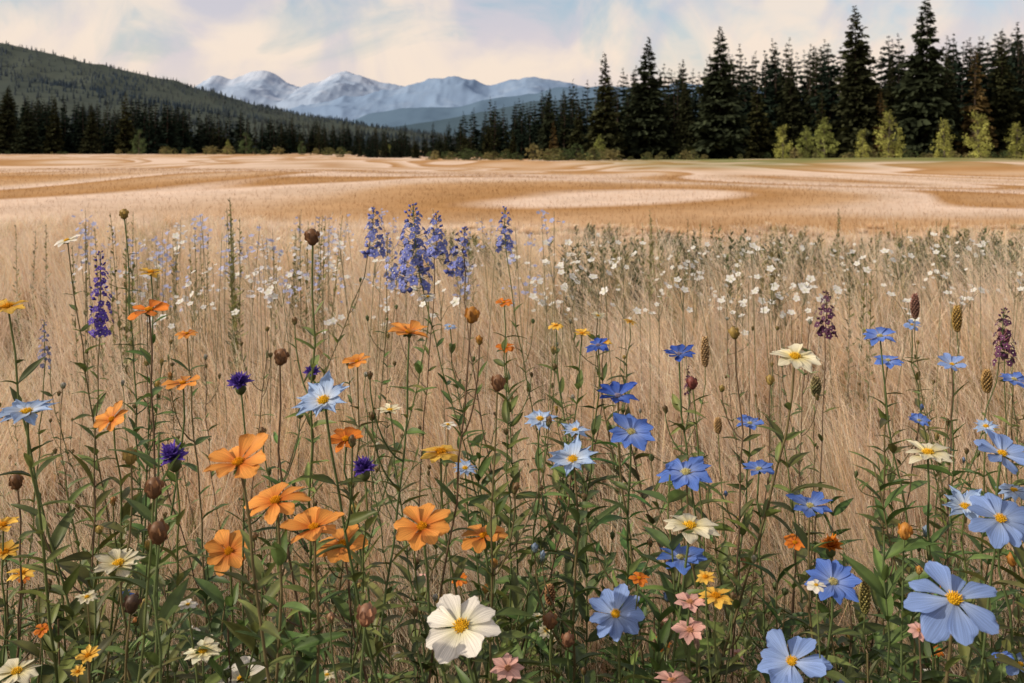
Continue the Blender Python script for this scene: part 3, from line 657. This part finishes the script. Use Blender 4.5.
def thin(mb,top,w=.0016,col=(.12,.13,.06)):
    rt=np.array([top[0]+rng.normal(0,.05),top[1]+rng.normal(0,.03),0.]);rt[2]=float(gz(rt[0],rt[1]))
    mid=(rt+top)/2+np.array([rng.normal(0,.015),rng.normal(0,.01),0]);tube(mb,np.stack([rt,mid,top]),[w,w*.8,w*.5],4,col,0)
mb=MB()
for i in range(220):
    px=R_(540,1070) if rng.random()<.75 else R_(120,540);d=R_(2.4,6.5);
    py=R_(240,312) if px>540 else R_(240,330);z=CAMZ-(py-HY)/FOC*d
    if z>.9 or z<.3: continue
    top=np.array([bear(px,d),d,z]);thin(mb,top,.0011+.00015*d,(.2,.19,.10))
    for q in range(int(rng.integers(1,6))):
        p_=top+np.array([rng.normal(0,.035),rng.normal(0,.03),rng.normal(0,.022)]);v=R_(.76,.84)
        tube(mb,np.stack([top-np.array([0,0,.05]),(top+p_)/2-np.array([0,0,.015]),p_]),[.001,.0008,.0007],3,(.2,.19,.1),0)
        tiny(mb,p_,R_(.007,.016),(v*.9,v*.9,v*.7),(v,v,v))
mb.build('white_wildflowers',FM)
mb=MB()
for i in range(130):
    px=R_(80,350) if rng.random()<.75 else R_(320,560);d=R_(2.8,6.);z=CAMZ-(R_(208,285)-HY)/FOC*d;top=np.array([bear(px,d),d,z])
    if z<.35: continue
    thin(mb,top,.0013+.0001*d,(.24,.21,.12))
    c_=np.array((.42,.46,.70))*R_(.8,1.15) if rng.random()<.75 else np.array((.7,.7,.72))
    for q in range(int(rng.integers(4,12))):
        t=rng.random();p_=top+np.array([rng.normal(0,.018),rng.normal(0,.018),-t*.11]);tiny(mb,p_,R_(.006,.011),c_*.9,c_)
mb.build('pale_blue_wildflowers',FM)
def herb(mb,x,y,h,col,n=26,ls=.03):
    z0=float(gz(x,y));top=np.array([x+rng.normal(0,.03),y,z0+h]);rt=np.array([x,y,z0]);tube(mb,np.stack([rt,(rt+top)/2,top]),[.003,.002,.001],4,np.array(col)*.8,0)
    col=np.array(col)
    for i in range(n):
        t=.2+.8*i/n;th=i*2.4+rng.normal(0,.3);c=rt+(top-rt)*t
        l=ls*R_(.7,1.3)*(1.35-t);d_=nrm([math.cos(th),math.sin(th),R_(.4,1.4)]);w=nrm(np.cross(d_,[0,0,1]))*l*.22
        cc=col*R_(.6,1.4)
        mb.add(np.array([c,c+d_*l*.5+w,c+d_*l,c+d_*l*.5-w]),[[0,1,2,3]],cc,0)
mb=MB()
for cl in range(90):
    pc=[R_(560,700),R_(700,960),R_(880,1060),R_(420,1080)][int(rng.integers(0,4))];dc=R_(5.5,10.5);tc_=R_(222,252)
    g_=np.array((.10,.12,.04)) if rng.random()<.65 else np.array((.22,.19,.075))
    for q in range(int(rng.integers(3,10))):
        d=dc+rng.normal(0,.15);top=tc_+abs(rng.normal(0,9))
        h=min(CAMZ-(top-HY)/FOC*d,.75)
        if h<.10: continue
        herb(mb,bear(pc,dc)+rng.normal(0,.11),d,h,g_*R_(.7,1.3),40,.085)
for px,top,d in [(125,212,3.6),(105,222,4),(232,198,3.6),(245,214,3.8),(318,208,4.2),(306,214,4.2),(655,205,5.5),(645,214,5.5),(835,206,7),(943,214,6),(880,226,7),(30,216,5),(140,250,4),(160,246,4.2),(865,262,3.5),(290,230,4.2),(700,218,7),(770,222,7),(612,222,7),(905,222,7),(975,224,7),(200,226,5),(180,232,5),(420,226,6),(470,222,6)]:
    for q in range(3):
        herb(mb,bear(px+rng.normal(0,4),d),d+rng.normal(0,.1),CAMZ-(top-HY+abs(rng.normal(0,8)))/FOC*d,np.array((.17,.17,.055))*R_(.8,1.3),44,.045)
mb.build('green_meadow_herbs',[M_stem])

# ---------------------------------------------------------------- sky, sun, camera
el=math.radians(30);s_=np.array([-.86,-.30,0]);s_=s_/np.linalg.norm(s_)*math.cos(el);s_[2]=math.sin(el)
w=bpy.data.worlds.new("World");scene.world=w;w.use_nodes=True;nt=w.node_tree;N,L=nt.nodes,nt.links;N.clear()
sky=N.new('ShaderNodeTexSky');sky.sky_type='NISHITA';sky.sun_disc=False;sky.sun_elevation=el;sky.sun_rotation=math.atan2(s_[0],s_[1]);sky.dust_density=2.;sky.air_density=1.
b1=N.new('ShaderNodeBackground');b1.inputs[1].default_value=.15;L.new(sky.outputs[0],b1.inputs[0])
tc=N.new('ShaderNodeTexCoord')
def mapn(scale,rot,ns,det,rgh,dist,loc=(0,0,0)):
    mp=N.new('ShaderNodeMapping');mp.inputs['Scale'].default_value=scale;mp.inputs['Rotation'].default_value=rot;mp.inputs['Location'].default_value=loc;L.new(tc.outputs['Generated'],mp.inputs[0])
    n=N.new('ShaderNodeTexNoise');n.inputs['Scale'].default_value=ns;n.inputs['Detail'].default_value=det;n.inputs['Roughness'].default_value=rgh;n.inputs['Distortion'].default_value=dist;L.new(mp.outputs[0],n.inputs['Vector']);return n
def mrange(src,a,b,c=0,d=1):
    m=N.new('ShaderNodeMapRange');m.interpolation_type='SMOOTHSTEP';m.inputs[1].default_value=a;m.inputs[2].default_value=b;m.inputs[3].default_value=c;m.inputs[4].default_value=d;L.new(src,m.inputs[0]);return m.outputs[0]
def mth(op,a,b,cl=False):
    m=N.new('ShaderNodeMath');m.operation=op;m.use_clamp=cl
    for i,q in enumerate((a,b)):
        if isinstance(q,(int,float)): m.inputs[i].default_value=q
        else: L.new(q,m.inputs[i])
    return m.outputs[0]
n1=mapn((1,1,2.2),(0,.35,0),4.5,7,.55,.8,(1.3,0,.4))
n2=mapn((1,1,.6),(0,.5,0),9.,6,.55,.7,(.2,3,1))
n3=mapn((1,1,.8),(0,.3,0),9.,6,.5,.7,(5,2,1))
sp=N.new('ShaderNodeSeparateXYZ');L.new(tc.outputs['Generated'],sp.inputs[0])
hor=mrange(sp.outputs['Z'],.03,.14,1,.0)
m1=mrange(n1.outputs['Fac'],.36,.60);m2=mrange(n2.outputs['Fac'],.40,.62)
msk=mth('MAXIMUM',mth('MULTIPLY',m1,.8),mth('MULTIPLY',m2,.8));msk=mth('ADD',mth('ADD',msk,.08),mth('MULTIPLY',hor,.75),True)
cc=N.new('ShaderNodeMix');cc.data_type='RGBA';L.new(mrange(n3.outputs['Fac'],.38,.60),cc.inputs[0]);cc.inputs[6].default_value=(.70,.66,.72,1);cc.inputs[7].default_value=(1.0,.85,.72,1)
c2=N.new('ShaderNodeMix');c2.data_type='RGBA';L.new(mth('MULTIPLY',hor,.55),c2.inputs[0]);L.new(cc.outputs[2],c2.inputs[6]);c2.inputs[7].default_value=(1.0,.82,.66,1)
b2=N.new('ShaderNodeBackground');b2.inputs[1].default_value=.93;L.new(c2.outputs[2],b2.inputs[0])
ms=N.new('ShaderNodeMixShader');L.new(msk,ms.inputs[0]);L.new(b1.outputs[0],ms.inputs[1]);L.new(b2.outputs[0],ms.inputs[2])
o=N.new('ShaderNodeOutputWorld');L.new(ms.outputs[0],o.inputs[0])
ld=bpy.data.lights.new('sun','SUN');ld.energy=4.5;ld.angle=math.radians(.6);ld.color=(1,.87,.70)
lo=bpy.data.objects.new('sun',ld);scene.collection.objects.link(lo);lo.rotation_euler=Vector(-s_).to_track_quat('-Z','Y').to_euler()
cd=bpy.data.cameras.new('camera');cd.sensor_width=36;cd.lens=FOC/1024*36;cd.shift_y=-(341.5-HY)/1024;cd.clip_start=.05;cd.clip_end=60000
cd.dof.use_dof=True;cd.dof.focus_distance=1.3;cd.dof.aperture_fstop=14
co=bpy.data.objects.new('camera',cd);scene.collection.objects.link(co);co.location=(0,0,CAMZ);co.rotation_euler=(math.pi/2,0,0);scene.camera=co
